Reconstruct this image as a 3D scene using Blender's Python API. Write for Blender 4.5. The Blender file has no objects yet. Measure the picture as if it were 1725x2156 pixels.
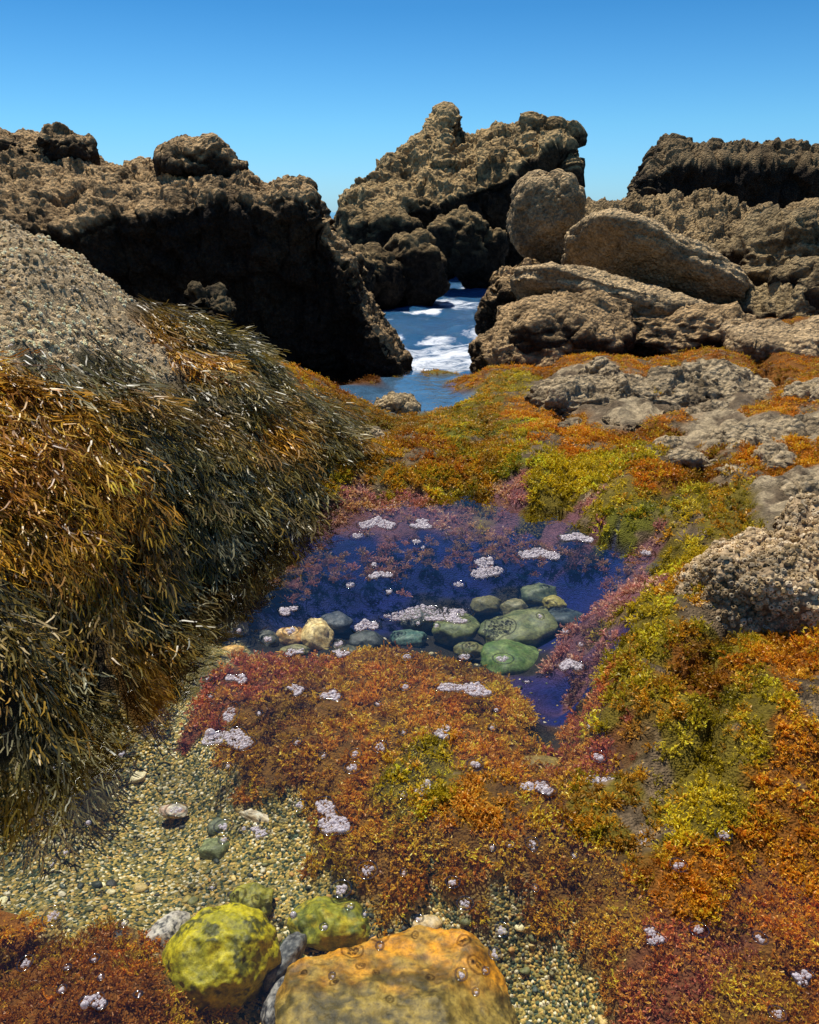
import bpy, bmesh, math, time
import numpy as np
from mathutils import Vector, Matrix, Euler
T0=time.time()
rng=np.random.default_rng(7)
scene=bpy.context.scene
H=1.0
PITCH=math.atan(536.5/1465)
sp,cp=math.sin(PITCH),math.cos(PITCH)

# ---------- survey helpers: bearing measured from the standpoint -> world metres ----------
def ray(x,y):
    tx=(x-862.5)/1465; ty=(1077.5-y)/1465
    return np.array([tx,cp+ty*sp,-sp+ty*cp])
def at_d(x,y,d): return np.array([0,0,H])+d*ray(x,y)
def at_z(x,y,z=0.0):
    r=ray(x,y); return np.array([0,0,H])+r*((z-H)/r[2])
def dep(p): return p[1]*cp+(H-p[2])*sp

# ---------- noise ----------
_r=np.random.default_rng(11)
TAB=_r.random((64,64,64)).astype(np.float32)
JIT=_r.random((32,32,32,3)).astype(np.float32)
CID=_r.random((32,32,32)).astype(np.float32)
def vnoise(p):
    i=np.floor(p).astype(np.int32); f=(p-i).astype(np.float32); f=f*f*(3-2*f)
    i0=i&63; i1=(i+1)&63
    x0,y0,z0=i0.T; x1,y1,z1=i1.T; fx,fy,fz=f.T
    a=TAB[x0,y0,z0]*(1-fx)+TAB[x1,y0,z0]*fx
    b=TAB[x0,y1,z0]*(1-fx)+TAB[x1,y1,z0]*fx
    c=TAB[x0,y0,z1]*(1-fx)+TAB[x1,y0,z1]*fx
    d=TAB[x0,y1,z1]*(1-fx)+TAB[x1,y1,z1]*fx
    return (a*(1-fy)+b*fy)*(1-fz)+(c*(1-fy)+d*fy)*fz
ROT=np.array([[.8,.6,0],[-.48,.64,.6],[.36,-.48,.8]])
def fbm(p,o=4,g=.5,ridged=False):
    s=0;a=1;t=0;q=p.copy()
    for k in range(o):
        n=vnoise(q)
        if ridged: n=1-np.abs(2*n-1)
        s=s+a*n;t+=a;a*=g;q=q@ROT*2.03+17.3
    return s/t
def cell(p):
    ip=np.floor(p).astype(np.int32); F1=np.full(len(p),9.,np.float32); idv=np.zeros(len(p),np.float32)
    for dx in (-1,0,1):
        for dy in (-1,0,1):
            for dz in (-1,0,1):
                c=ip+np.array([dx,dy,dz]); m=c&31
                q=c+JIT[m[:,0],m[:,1],m[:,2]]
                d=np.sqrt(((p-q)**2).sum(1)).astype(np.float32)
                nn=d<F1
                idv=np.where(nn,CID[m[:,0],m[:,1],m[:,2]],idv)
                F1=np.where(nn,d,F1)
    return F1,None,idv
def sstep(a,b,x):
    t=np.clip((x-a)/(b-a),0,1); return t*t*(3-2*t)

# ---------- mesh builder ----------
def build(name,V,F,cols=None,mat=None,smooth=True,extra=None):
    V=np.asarray(V,np.float32); F=np.asarray(F,np.int32)
    me=bpy.data.meshes.new(name)
    n,k=F.shape
    me.vertices.add(len(V)); me.vertices.foreach_set('co',V.ravel())
    me.loops.add(n*k); me.loops.foreach_set('vertex_index',F.ravel())
    me.polygons.add(n); me.polygons.foreach_set('loop_start',np.arange(0,n*k,k,dtype=np.int32))
    me.update(calc_edges=True)
    me.polygons.foreach_set('use_smooth',np.full(n,smooth,dtype=bool))
    if cols is not None:
        a=me.color_attributes.new('Col','FLOAT_COLOR','POINT')
        c=np.ones((len(V),4),np.float32); c[:,:3]=cols
        a.data.foreach_set('color',c.ravel())
    if extra is not None:
        for kx,vx in extra.items():
            a=me.attributes.new(kx,'FLOAT','POINT'); a.data.foreach_set('value',np.asarray(vx,np.float32))
    ob=bpy.data.objects.new(name,me); scene.collection.objects.link(ob)
    if mat: me.materials.append(mat)
    return ob
def vnormals(V,F):
    n=np.zeros_like(V)
    a=V[F[:,0]];b=V[F[:,1]];c=V[F[:,2]]
    if F.shape[1]==4: fn=np.cross(c-a,V[F[:,3]]-b)
    else: fn=np.cross(b-a,c-a)
    for k in range(F.shape[1]):
        for ax in range(3):
            n[:,ax]+=np.bincount(F[:,k],fn[:,ax],len(V))
    return n/(np.linalg.norm(n,axis=1,keepdims=True)+1e-12)
def gridfaces(R,C):
    i=np.arange(R*C).reshape(R,C)
    return np.stack([i[:-1,:-1],i[:-1,1:],i[1:,1:],i[1:,:-1]],-1).reshape(-1,4)
_ico={}
def ico(s):
    if s not in _ico:
        bm=bmesh.new(); bmesh.ops.create_icosphere(bm,subdivisions=s,radius=1)
        V=np.array([v.co[:] for v in bm.verts]); F=np.array([[v.index for v in f.verts] for f in bm.faces]); bm.free()
        _ico[s]=(V,F)
    return _ico[s]

# ---------- materials ----------
def newmat(name):
    m=bpy.data.materials.new(name); m.use_nodes=True; nt=m.node_tree; nt.nodes.clear()
    out=nt.nodes.new('ShaderNodeOutputMaterial'); return m,nt,out
def N(nt,t,**kw):
    n=nt.nodes.new(t)
    for k,v in kw.items():
        if k in n.inputs: n.inputs[k].default_value=v
        else: setattr(n,k,v)
    return n
def attr_mat(name,rough=.7,spec=.3,bscale=60,bstr=.4,bdist=.01,transl=0,nvar=.35,vor=False):
    m,nt,out=newmat(name); L=nt.links
    a=N(nt,'ShaderNodeVertexColor',layer_name='Col')
    tc=N(nt,'ShaderNodeTexCoord')
    nz=N(nt,'ShaderNodeTexNoise',Scale=bscale,Detail=5.0,Roughness=.7)
    L.new(tc.outputs['Object'],nz.inputs['Vector'])
    mr=N(nt,'ShaderNodeMapRange'); mr.inputs[1].default_value=.3; mr.inputs[2].default_value=.7
    mr.inputs[3].default_value=1-nvar; mr.inputs[4].default_value=1+nvar
    L.new(nz.outputs[0],mr.inputs[0])
    mx=N(nt,'ShaderNodeVectorMath',operation='SCALE'); L.new(a.outputs[0],mx.inputs[0]); L.new(mr.outputs[0],mx.inputs['Scale'])
    b=N(nt,'ShaderNodeBsdfPrincipled'); b.inputs['Roughness'].default_value=rough; b.inputs['Specular IOR Level'].default_value=spec
    L.new(mx.outputs[0],b.inputs['Base Color'])
    if bstr>0:
        bp=N(nt,'ShaderNodeBump',Strength=bstr,Distance=bdist)
        if vor:
            v=N(nt,'ShaderNodeTexVoronoi',Scale=bscale*.9); L.new(tc.outputs['Object'],v.inputs['Vector'])
            ad=N(nt,'ShaderNodeMath',operation='SUBTRACT'); L.new(nz.outputs[0],ad.inputs[0]); L.new(v.outputs['Distance'],ad.inputs[1])
            L.new(ad.outputs[0],bp.inputs['Height'])
        else: L.new(nz.outputs[0],bp.inputs['Height'])
        L.new(bp.outputs[0],b.inputs['Normal'])
    if transl>0:
        t=N(nt,'ShaderNodeBsdfTranslucent'); L.new(mx.outputs[0],t.inputs[0])
        ms=N(nt,'ShaderNodeMixShader',Fac=transl); L.new(b.outputs[0],ms.inputs[1]); L.new(t.outputs[0],ms.inputs[2]); L.new(ms.outputs[0],out.inputs[0])
    else: L.new(b.outputs[0],out.inputs[0])
    return m
M_near=attr_mat('barnacle_rock_near',.75,.2,90,.7,.012,vor=True,nvar=.45)
M_mid=attr_mat('barnacle_rock_mid',.9,.08,42,1.0,.035,vor=True,nvar=.6)
M_far=attr_mat('barnacle_rock_far',.95,.05,13,1.0,.10,vor=True,nvar=.6)
M_stone=attr_mat('smooth_stone',.5,.35,110,.5,.004,nvar=.6)
M_barn=attr_mat('barnacle_shell',.8,.15,150,0,nvar=.4)
M_alga=attr_mat('algae',.45,.4,150,0,transl=.38,nvar=.3)
M_weed=attr_mat('rockweed',.38,.45,60,0,transl=.25,nvar=.3)

def ground_mat():
    m,nt,out=newmat('shore_ground'); L=nt.links
    a=N(nt,'ShaderNodeVertexColor',layer_name='Col'); s=N(nt,'ShaderNodeAttribute',attribute_name='sand')
    tc=N(nt,'ShaderNodeTexCoord')
    v=N(nt,'ShaderNodeTexVoronoi',Scale=210.0); L.new(tc.outputs['Object'],v.inputs['Vector'])
    sx=N(nt,'ShaderNodeSeparateColor'); L.new(v.outputs['Color'],sx.inputs[0])
    cr=N(nt,'ShaderNodeValToRGB'); e=cr.color_ramp; e.interpolation='CONSTANT'
    e.elements[0].position=0; e.elements[0].color=(.04,.05,.02,1); e.elements[1].position=.22; e.elements[1].color=(.24,.19,.05,1)
    for p,c in ((.43,(.46,.34,.09,1)),(.6,(.30,.26,.12,1)),(.70,(.68,.45,.13,1)),(.81,(.09,.12,.07,1)),(.92,(.80,.70,.45,1))):
        q=e.elements.new(p); q.color=c
    L.new(sx.outputs[0],cr.inputs[0])
    nl=N(nt,'ShaderNodeTexNoise',Scale=7.0,Detail=3.0); L.new(tc.outputs['Object'],nl.inputs['Vector'])
    ml=N(nt,'ShaderNodeMapRange'); ml.inputs[1].default_value=.35; ml.inputs[2].default_value=.65; ml.inputs[3].default_value=.65; ml.inputs[4].default_value=1.2; L.new(nl.outputs[0],ml.inputs[0])
    sc=N(nt,'ShaderNodeVectorMath',operation='SCALE'); L.new(cr.outputs[0],sc.inputs[0]); L.new(ml.outputs[0],sc.inputs['Scale'])
    nz=N(nt,'ShaderNodeTexNoise',Scale=80.0,Detail=6.0,Roughness=.7); L.new(tc.outputs['Object'],nz.inputs['Vector'])
    mr=N(nt,'ShaderNodeMapRange'); mr.inputs[1].default_value=.3; mr.inputs[2].default_value=.7; mr.inputs[3].default_value=.45; mr.inputs[4].default_value=1.55
    L.new(nz.outputs[0],mr.inputs[0])
    mx=N(nt,'ShaderNodeVectorMath',operation='SCALE'); L.new(a.outputs[0],mx.inputs[0]); L.new(mr.outputs[0],mx.inputs['Scale'])
    mix=N(nt,'ShaderNodeMix',data_type='RGBA'); L.new(s.outputs['Fac'],mix.inputs[0]); L.new(mx.outputs[0],mix.inputs[6]); L.new(sc.outputs[0],mix.inputs[7])
    b=N(nt,'ShaderNodeBsdfPrincipled',Roughness=.8); b.inputs['Specular IOR Level'].default_value=.15
    L.new(mix.outputs[2],b.inputs['Base Color'])
    ad=N(nt,'ShaderNodeMath',operation='SUBTRACT'); L.new(nz.outputs[0],ad.inputs[0]); L.new(v.outputs['Distance'],ad.inputs[1])
    bp=N(nt,'ShaderNodeBump',Strength=.7,Distance=.008); L.new(ad.outputs[0],bp.inputs['Height']); L.new(bp.outputs[0],b.inputs['Normal'])
    L.new(b.outputs[0],out.inputs[0]); return m
M_ground=ground_mat()

# ---------- ground: control points ----------
CLS=['sand','brown','red','moss','orange','rock','deep_tint','pink','barn','gold','olive','dark','green','sky_tint']
CI={c:i for i,c in enumerate(CLS)}
CCOL=np.array([(.34,.28,.11),(.17,.08,.012),(.15,.055,.02),(.15,.11,.012),(.20,.075,.010),(.34,.28,.19),(.008,.016,.12),  # navy tone: water depth and dark sky reflection painted on a shallow floor
 (.16,.07,.08),(.40,.32,.20),(.12,.055,.006),(.035,.032,.012),(.025,.022,.015),(.12,.115,.012),(.07,.17,.30)])  # final blue tone: small pool floor painted to stand for reflected sky
C=[]
def z(x,y,zz,c): p=at_z(x,y,zz); C.append((p[0],p[1],zz,CI[c]))
def d(x,y,dd,c): p=at_d(x,y,dd); C.append((p[0],p[1],p[2],CI[c]))
def w(x,y,zz,c): C.append((x,y,zz,CI[c]))
for a in [(130,1650,-.11,'sand'),(130,1780,-.10,'sand'),(130,1860,-.06,'orange'),(250,1880,-.04,'orange'),(200,1980,-.04,'orange'),(380,1960,-.06,'orange'),(450,2020,-.08,'brown'),
 (300,1620,-.12,'sand'),(280,1500,-.10,'sand'),(450,1350,-.13,'sand'),(400,1450,-.13,'sand'),(500,1610,-.13,'sand'),(350,1750,-.12,'sand'),(550,1750,-.13,'sand'),(650,1690,-.13,'sand'),(760,1790,-.13,'sand'),
 (900,1810,-.13,'sand'),(1080,1880,-.14,'sand'),(1150,1980,-.15,'sand'),(600,1900,-.14,'sand'),(850,1960,-.14,'sand'),(480,1530,-.13,'sand'),(500,1300,-.14,'sand'),(360,1370,-.10,'sand'),(420,1540,-.13,'sand'),(540,1320,-.14,'sand'),(430,1300,-.10,'sand'),
 (470,1450,-.07,'red'),(540,1400,-.07,'red'),(620,1350,-.09,'red'),(560,1500,-.06,'brown'),(620,1580,-.07,'brown'),(700,1400,-.05,'brown'),(830,1350,-.07,'brown'),(950,1370,-.06,'brown'),(1040,1430,-.05,'brown'),(900,1450,-.04,'brown'),(720,1480,-.03,'brown'),
 (760,1580,-.04,'brown'),(900,1580,-.03,'moss'),(1050,1560,-.03,'brown'),(1000,1500,-.03,'brown'),(770,1660,-.06,'brown'),(850,1700,-.05,'brown'),(950,1700,-.03,'brown'),(1100,1660,-.02,'brown'),(1220,1640,-.02,'moss'),(1100,1780,-.05,'brown'),
 (1200,1850,-.05,'brown'),(1400,1760,-.01,'orange'),(1560,1720,-.01,'orange'),(1400,1880,-.03,'red'),(1560,1850,-.02,'orange'),(1300,1970,-.05,'red'),(1560,1970,-.03,'orange'),(1450,1980,-.04,'brown'),(1180,1720,-.03,'brown'),
 (1160,1430,-.16,'deep_tint'),(1150,1480,-.13,'dark'),(1130,1390,-.16,'deep_tint'),
 (620,1190,-.09,'deep_tint'),(750,1200,-.15,'deep_tint'),(850,1190,-.16,'deep_tint'),(1000,1190,-.16,'deep_tint'),(1200,1190,-.10,'deep_tint'),(750,1250,-.2,'deep_tint'),(900,1140,-.09,'deep_tint'),(1050,1130,-.08,'deep_tint'),(1250,1170,-.05,'deep_tint'),(570,1230,-.12,'deep_tint'),(1310,1165,-.02,'pink'),(680,1150,-.07,'deep_tint'),(770,1145,-.09,'deep_tint'),(1150,1145,-.06,'deep_tint'),(950,1190,-.16,'deep_tint'),(850,1230,-.2,'deep_tint'),(1100,1185,-.13,'deep_tint'),(1200,1140,-.03,'pink'),
 (620,1310,-.18,'dark'),(760,1300,-.21,'dark'),(900,1290,-.22,'dark'),(1050,1290,-.24,'dark'),(1150,1280,-.2,'deep_tint'),(1050,1340,-.2,'dark'),
 (790,1080,-.04,'pink'),(900,1070,-.04,'pink'),(1010,1075,-.04,'pink'),(1110,1100,-.04,'pink'),(735,1105,-.05,'pink'),(850,1100,-.05,'pink'),(1000,1105,-.06,'deep_tint'),
 (1200,1250,-.05,'pink'),(1150,1340,-.07,'pink'),(1190,1420,-.06,'red'),(1230,1500,-.03,'red'),
 (1260,1240,.04,'moss'),(1350,1220,.08,'moss'),(1430,1290,.09,'moss'),(1210,1340,.03,'moss'),(1300,1330,.07,'moss'),(1380,1350,.09,'orange'),(1400,1410,.08,'moss'),(1550,1390,.11,'orange'),(1530,1330,.08,'orange'),(1250,1440,.03,'moss'),(1400,1500,.05,'moss'),(1550,1480,.08,'orange'),(1350,1580,.01,'moss'),(1550,1600,.03,'orange'),(1500,1440,.09,'moss'),
 (800,960,.05,'green'),(900,950,.05,'moss'),(1000,940,.06,'green'),(850,1010,.04,'moss'),(1000,1000,.05,'green'),(1100,1030,.05,'moss'),(1250,1080,.05,'moss'),(1400,1120,.06,'moss'),(1340,1020,.09,'orange'),(1250,980,.08,'moss'),(1450,1060,.10,'moss'),(1150,960,.07,'orange'),(1100,900,.06,'orange'),
 (940,1025,.03,'moss'),(740,1030,.04,'moss'),(760,970,.05,'moss'),(1300,1120,.04,'green'),(1060,1050,.03,'moss'),(1180,1085,.03,'moss'),(1350,1150,.04,'moss'),(1240,1105,.03,'green'),(900,985,.05,'orange'),(1050,975,.06,'moss'),
 (1250,900,.08,'rock'),(1400,880,.10,'rock'),(1200,860,.08,'rock'),(1540,930,.13,'rock'),(1400,940,.10,'rock'),(1560,1050,.12,'rock'),(1500,1000,.13,'orange'),(1570,870,.17,'orange'),(1500,840,.16,'orange'),(1000,880,.05,'moss'),(1040,850,.06,'moss'),(980,915,.04,'moss'),(1450,970,.12,'orange'),(1300,940,.09,'orange'),(1340,860,.09,'orange'),
 (850,850,-.07,'sky_tint'),(790,870,-.05,'sky_tint'),(910,875,-.06,'sky_tint'),(860,838,-.06,'sky_tint'),(925,893,-.04,'sky_tint'),(775,885,-.04,'sky_tint'),(890,855,-.06,'sky_tint'),(820,845,-.06,'sky_tint'),(830,880,-.06,'sky_tint'),(880,890,-.05,'sky_tint'),(790,824,.02,'orange'),(900,819,.01,'moss'),(960,840,.04,'orange'),(850,820,.005,'moss'),(735,870,.05,'moss'),(850,922,.04,'moss'),(960,880,.04,'moss'),(760,912,.05,'moss'),(930,918,.04,'moss'),
 ]: z(*a)
for a in [(130,605,2.8,'barn'),(40,590,2.8,'barn'),(200,635,2.8,'barn'),(290,690,2.95,'barn'),(130,700,2.5,'barn'),(230,770,2.5,'barn'),(330,850,2.55,'olive'),(370,785,3.0,'barn'),(300,750,2.75,'barn'),(340,920,2.35,'olive'),(130,780,2.3,'barn'),(60,780,2.3,'barn'),(220,840,2.3,'olive'),
 (130,850,2.15,'gold'),(130,960,2.0,'gold'),(260,910,2.2,'gold'),(420,870,2.75,'olive'),(430,790,3.1,'gold'),(500,775,3.35,'olive'),(520,870,2.95,'olive'),(560,795,3.55,'olive'),(600,815,3.6,'orange'),(700,830,4.2,'orange'),(650,890,3.4,'olive'),(700,950,3.2,'olive'),(560,915,2.9,'gold'),(600,990,2.85,'olive'),(500,990,2.6,'olive'),(400,990,2.35,'olive'),(300,990,2.15,'gold'),
 (130,1120,1.8,'gold'),(250,1120,1.92,'gold'),(400,1120,2.15,'olive'),(550,1100,2.5,'olive'),(130,1300,1.6,'olive'),(300,1250,1.8,'gold'),(440,1200,2.09,'olive'),(340,1100,2.05,'olive')]: d(*a)
for a in [(660,1065,.03,'olive'),(550,1170,.02,'olive'),(600,1130,.02,'olive'),(130,1450,.10,'olive'),(230,1390,.05,'olive'),(380,1275,.03,'olive'),(130,1550,-.03,'dark'),(260,1420,-.05,'dark'),(400,1305,-.06,'dark'),(480,1250,-.06,'dark'),(570,1190,-.05,'dark'),(700,1085,-.02,'dark')]: z(*a)
for a in [(1150,815,5.0,'orange'),(1300,805,5.2,'orange'),(1420,795,5.3,'orange'),(1560,805,5.1,'orange'),(1050,835,5.1,'orange'),(1700,805,5.0,'rock')]: d(*a)
for a in [(-1.5,3.7,.80,'barn'),(-1.2,4.3,.3,'dark'),(-2.2,3.2,1.1,'barn'),(-2.4,2,1.1,'barn'),(-1.8,1,.7,'gold'),(-1.1,.5,.3,'olive'),(0,6.4,-.9,'dark'),(-.7,6.3,-.6,'dark'),(.9,6.6,-.5,'dark'),(0,9,-1.4,'dark'),(3,9,.2,'rock'),(-3,6,.3,'dark'),(-3,9,0,'dark'),
 (4,5,.5,'rock'),(6,8,.6,'rock'),(-4,4,1.,'barn'),(2.5,.6,.2,'moss'),(2.5,2,.3,'rock'),(3,3.4,.3,'rock'),(1.2,.6,.0,'orange'),(0,-1,.05,'brown'),(.5,.3,-.1,'brown'),(-.5,.3,-.05,'orange'),(1.6,1.6,.13,'moss')]: w(*a)
C=np.array(C)
def warp(x,y):
    yy=np.maximum(y,.1)+.3
    return np.stack([x/yy*1.3,np.log(yy)],-1)
CW=warp(C[:,0],C[:,1])
EPS=.0016
K=np.sqrt(((CW[:,None]-CW[None])**2).sum(-1)+EPS)
n=len(C); A=np.ones((n+1,n+1)); A[:n,:n]=K-np.eye(n)*.010; A[n,n]=0
SOL=np.linalg.solve(A,np.append(C[:,2],0))
def base_eval(x,y):
    x=np.asarray(x,float);y=np.asarray(y,float)
    q=warp(x,y); zz=np.empty(len(x)); W=np.empty((len(x),len(CLS)))
    dd=np.maximum(y,.6)
    s=np.stack([x/dd*9,np.log(dd)*9,dd*0],-1)
    amp=np.where((y>3.9)&(y<5.8)&(x<.5),.04,.15)[:,None]
    qn=q+np.stack([fbm(s+5,4,.6)-.5,fbm(s+45,4,.6)-.5],-1)*amp
    for i in range(0,len(x),40000):
        sl=slice(i,i+40000)
        r=np.sqrt(((q[sl,None]-CW[None])**2).sum(-1)+EPS)
        zz[sl]=r@SOL[:n]+SOL[n]
        r2=((qn[sl,None]-CW[None])**2).sum(-1)+1e-5
        ww=r2**-3.5
        for c in range(len(CLS)): W[sl,c]=ww[:,C[:,3]==c].sum(1)
    W/=W.sum(1,keepdims=True)
    return zz,W
AMP=np.array([.004,.025,.025,.030,.030,.05,.003,.015,.05,.03,.03,.02,.030,.003])
HUM=np.array([0,.045,.040,.080,.075,0,0,.012,0,0,0,0,.075,0])
def ground_eval(x,y,full=False):
    zz,W=base_eval(x,y)
    a=W@AMP; dd=np.clip(np.asarray(y),1.0,6)*.28+.6
    P=np.stack([x,y,zz],-1)
    hh=(fbm(P/(.16*dd)[:,None]+3,4)-.5)*1.7
    rk=W[:,5]+W[:,8]
    hr=(fbm(P/(.20*dd)[:,None]+30,6,.6,True)-.5)*1.5
    hum=W@HUM; Q=P.copy(); Q[:,2]=0; Q=Q+(fbm(P/.1+70,3)[:,None]-.5)*.08
    f1,_,_=cell(Q/(.15*dd)[:,None]+9)
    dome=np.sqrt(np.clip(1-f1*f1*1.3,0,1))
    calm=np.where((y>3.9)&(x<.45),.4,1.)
    hd=hum*(dome-.62)*dd*np.where(zz>-.15,1,.3)
    hd=np.where((zz>0)&(zz+hd<.004),.004-zz,hd)
    zz=zz+calm*(a*dd*(hh*(1-rk)+hr*rk)+hd)
    if full: return zz,W,dome
    return zz,W
# grid
ya=np.linspace(-2.5,.6,24)[:-1]; yb=np.exp(np.linspace(math.log(.6),math.log(9.5),820)); ys=np.concatenate([ya,yb])
cs=np.linspace(-1,1,760); cs=cs*(.72+.28*np.abs(cs)**3)
Yg=np.repeat(ys[:,None],760,1); Wd=np.maximum(Yg,.6)*.8+.5; Xg=cs[None]*Wd
Vx,Vy=Xg.ravel(),Yg.ravel()
Vz,W=ground_eval(Vx,Vy)
P=np.stack([Vx,Vy,Vz],-1)
F1,_,ci=cell(P/.026); F1b,_,_=cell(P/.085+4)
def blump(F1,F1b): return np.clip(1-F1*1.2,0,1)*.010+np.clip(1-F1b*1.2,0,1)*.034
Vz+= (W[:,8]+W[:,5]*.6)*blump(F1,F1b)
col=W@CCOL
mot=fbm(P/.09+9,4)
col=col*(.45+1.1*mot)[:,None]
bare=(sstep(.58,.66,fbm(P/.11+33,4))*(W[:,3]+W[:,4]+W[:,12])*(Vz>0))[:,None]
col=col*(1-bare)+bare*np.array([.16,.11,.06])*(.4+ci[:,None])
bw=W[:,8:9]; pale=np.array([.70,.51,.28])
col=col*(1-bw)+bw*((pale*(.45+.55*ci[:,None]))*(1-.5*sstep(.35,.75,F1)[:,None]))
rw=W[:,5:6]; pat=sstep(.45,.58,fbm(P/.12+60,5,.6))[:,None]
col=col*(1-rw)+rw*(np.array([.48,.37,.22])*pat+np.array([.17,.12,.07])*(1-pat))*(.5+.6*ci[:,None])
P=np.stack([Vx,Vy,Vz],-1)
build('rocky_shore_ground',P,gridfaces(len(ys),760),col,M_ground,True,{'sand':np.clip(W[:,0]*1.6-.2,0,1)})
print('ground',time.time()-T0)

# ---------- rocks ----------
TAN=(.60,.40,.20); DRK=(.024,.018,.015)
def finish_rock(name,V,F,u,mat,k=(1,1,1,1),tan=TAN,dark=DRK,steep=(.10,.6),seed=0,low=.05):
    nrm=vnormals(V,F); so=seed*13.7
    p=V+so
    V=V+nrm*((fbm(p/(90*u),3)-.5)*42*u*k[0])[:,None]
    nrm=vnormals(V,F)
    r=fbm(p/(38*u)+7,5,.62,True)
    V=V+nrm*((r-.6)*25*u*k[1])[:,None]
    pw=p/(24*u)+(fbm(p/(20*u)+90,3)[:,None]-.5)*1.1
    Fb,_,ib=cell(pw)
    V=V+nrm*(((ib-.5)*8-sstep(.5,.95,Fb)*5)*u*min(k[1],1.2))[:,None]
    F1,_,i1=cell(p/(12*u)); F3,_,i3=cell(p/(5.0*u)+50)
    V=V+nrm*((np.clip(1-F1*1.15,0,1)*3.0*u*k[2])+(np.clip(1-F3*1.1,0,1)*2.6*u*k[3]))[:,None]
    n2=vnormals(V,F)
    ns=nrm*.7+n2*.3
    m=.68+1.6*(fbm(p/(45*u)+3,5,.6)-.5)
    m=m*(low+(1-low)*sstep(steep[0],steep[1],ns[:,2]))  # steep faces painted darker, putting shade into the albedo
    m=m*(.55+.65*i3)*(1-.5*sstep(.45,.9,Fb))  # cell creases darkened as well, shade mixed into the colour
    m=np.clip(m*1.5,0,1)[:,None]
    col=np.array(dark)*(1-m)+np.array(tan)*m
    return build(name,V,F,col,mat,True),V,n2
def smooth1(a,it=2,ax=0):
    for _ in range(it):
        b=a.copy()
        if ax==0: b[1:-1]=(a[:-2]+2*a[1:-1]+a[2:])/4
        else: b[:,1:-1]=(a[:,:-2]+2*a[:,1:-1]+a[:,2:])/4
        a=b
    return a
def ridge(name,st,zb,back,U,Vn,u,mat,under=0.0,**kw):
    st=np.array(st,float)
    s=np.linspace(0,len(st)-1,U); S=np.stack([np.interp(s,np.arange(len(st)),st[:,j]) for j in range(5)],-1)
    S=smooth1(S,3)
    E=np.array([at_d(r[0],r[1],r[3]) for r in S]); Cr=np.array([at_d(r[0],r[2],r[4]) for r in S])
    B=E.copy(); B[:,2]=zb; B[:,1]+=under
    Bk=Cr.copy(); Bk[:,1]+=back; Bk[:,2]=zb
    Cb=Cr.copy(); Cb[:,1]+=back*.45; Cb[:,2]-=(Cr[:,2]-zb)*.15
    rows=[B,E,Cr,Cb,Bk]; tt=np.array([0,.36,.72,.84,1.])
    v=np.linspace(0,1,Vn); G=np.empty((U,Vn,3))
    R=np.stack(rows,1)
    for ax in range(3):
        for i in range(U): G[i,:,ax]=np.interp(v,tt,R[i,:,ax])
    G=smooth1(G,int(Vn*.04)**2//4+6,1)
    cap0=[];cap1=[]
    for t in (.04,.3,.6,.85):
        a=G[0].copy(); c=a.mean(0); a=a*(t)+c*(1-t); a[:,2]=G[0][:,2]*t+zb*(1-t) ; cap0.append(a)
        b=G[-1].copy(); c=b.mean(0); b=b*t+c*(1-t); b[:,2]=G[-1][:,2]*t+zb*(1-t); cap1.append(b)
    G=np.concatenate([np.stack(cap0),G,np.stack(cap1[::-1])],0)
    V=G.reshape(-1,3); F=gridfaces(G.shape[0],Vn)
    n=vnormals(V,F)
    if n.reshape(G.shape)[G.shape[0]//2,int(Vn*.55),2]<0: F=F[:,::-1].copy()
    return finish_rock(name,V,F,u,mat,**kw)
def blobV(c,r,rot=(0,0,0),sub=6,seed=0,sq=2.6,cuts=7,cutd=(.72,.95),lump=.25):
    V,F=ico(sub); rg=np.random.default_rng(seed+100)
    nn=(np.abs(V)**sq).sum(1)**(-1/sq); V=V*nn[:,None]
    V=V*(1+lump*(fbm(V*1.3+seed*7.1+20,3)-.5)*2)[:,None]
    for _ in range(cuts):
        a=rg.normal(size=3); a/=np.linalg.norm(a); cc=rg.uniform(*cutd)
        dd=V@a; ex=np.maximum(dd-cc,0); V=V-ex[:,None]*a*.85
    V=V*np.array(r)
    R=np.array(Euler([math.radians(q) for q in rot]).to_matrix())
    return V@R.T+np.array(c),F
def blobs(name,lst,u,mat,sub=6,**kw):
    Vs=[];Fs=[];o=0
    for i,b in enumerate(lst):
        V,F=blobV(b[0],b[1],b[2] if len(b)>2 else (0,0,0),sub,seed=kw.get('seed',0)*5+i)
        Vs.append(V);Fs.append(F+o);o+=len(V)
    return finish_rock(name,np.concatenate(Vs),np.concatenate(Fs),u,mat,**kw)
def bl(x,y,dd,rx,ry,rd,rot=(0,0,0)):
    k=dd/1465; return (at_d(x,y,dd),(rx*k,rd,ry*k),rot)
def bz(x,y,zz,rx,ry,rd,rot=(0,0,0)):
    c=at_z(x,y,zz); k=dep(c)/1465; return (c,(rx*k,rd,ry*k),rot)

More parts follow.
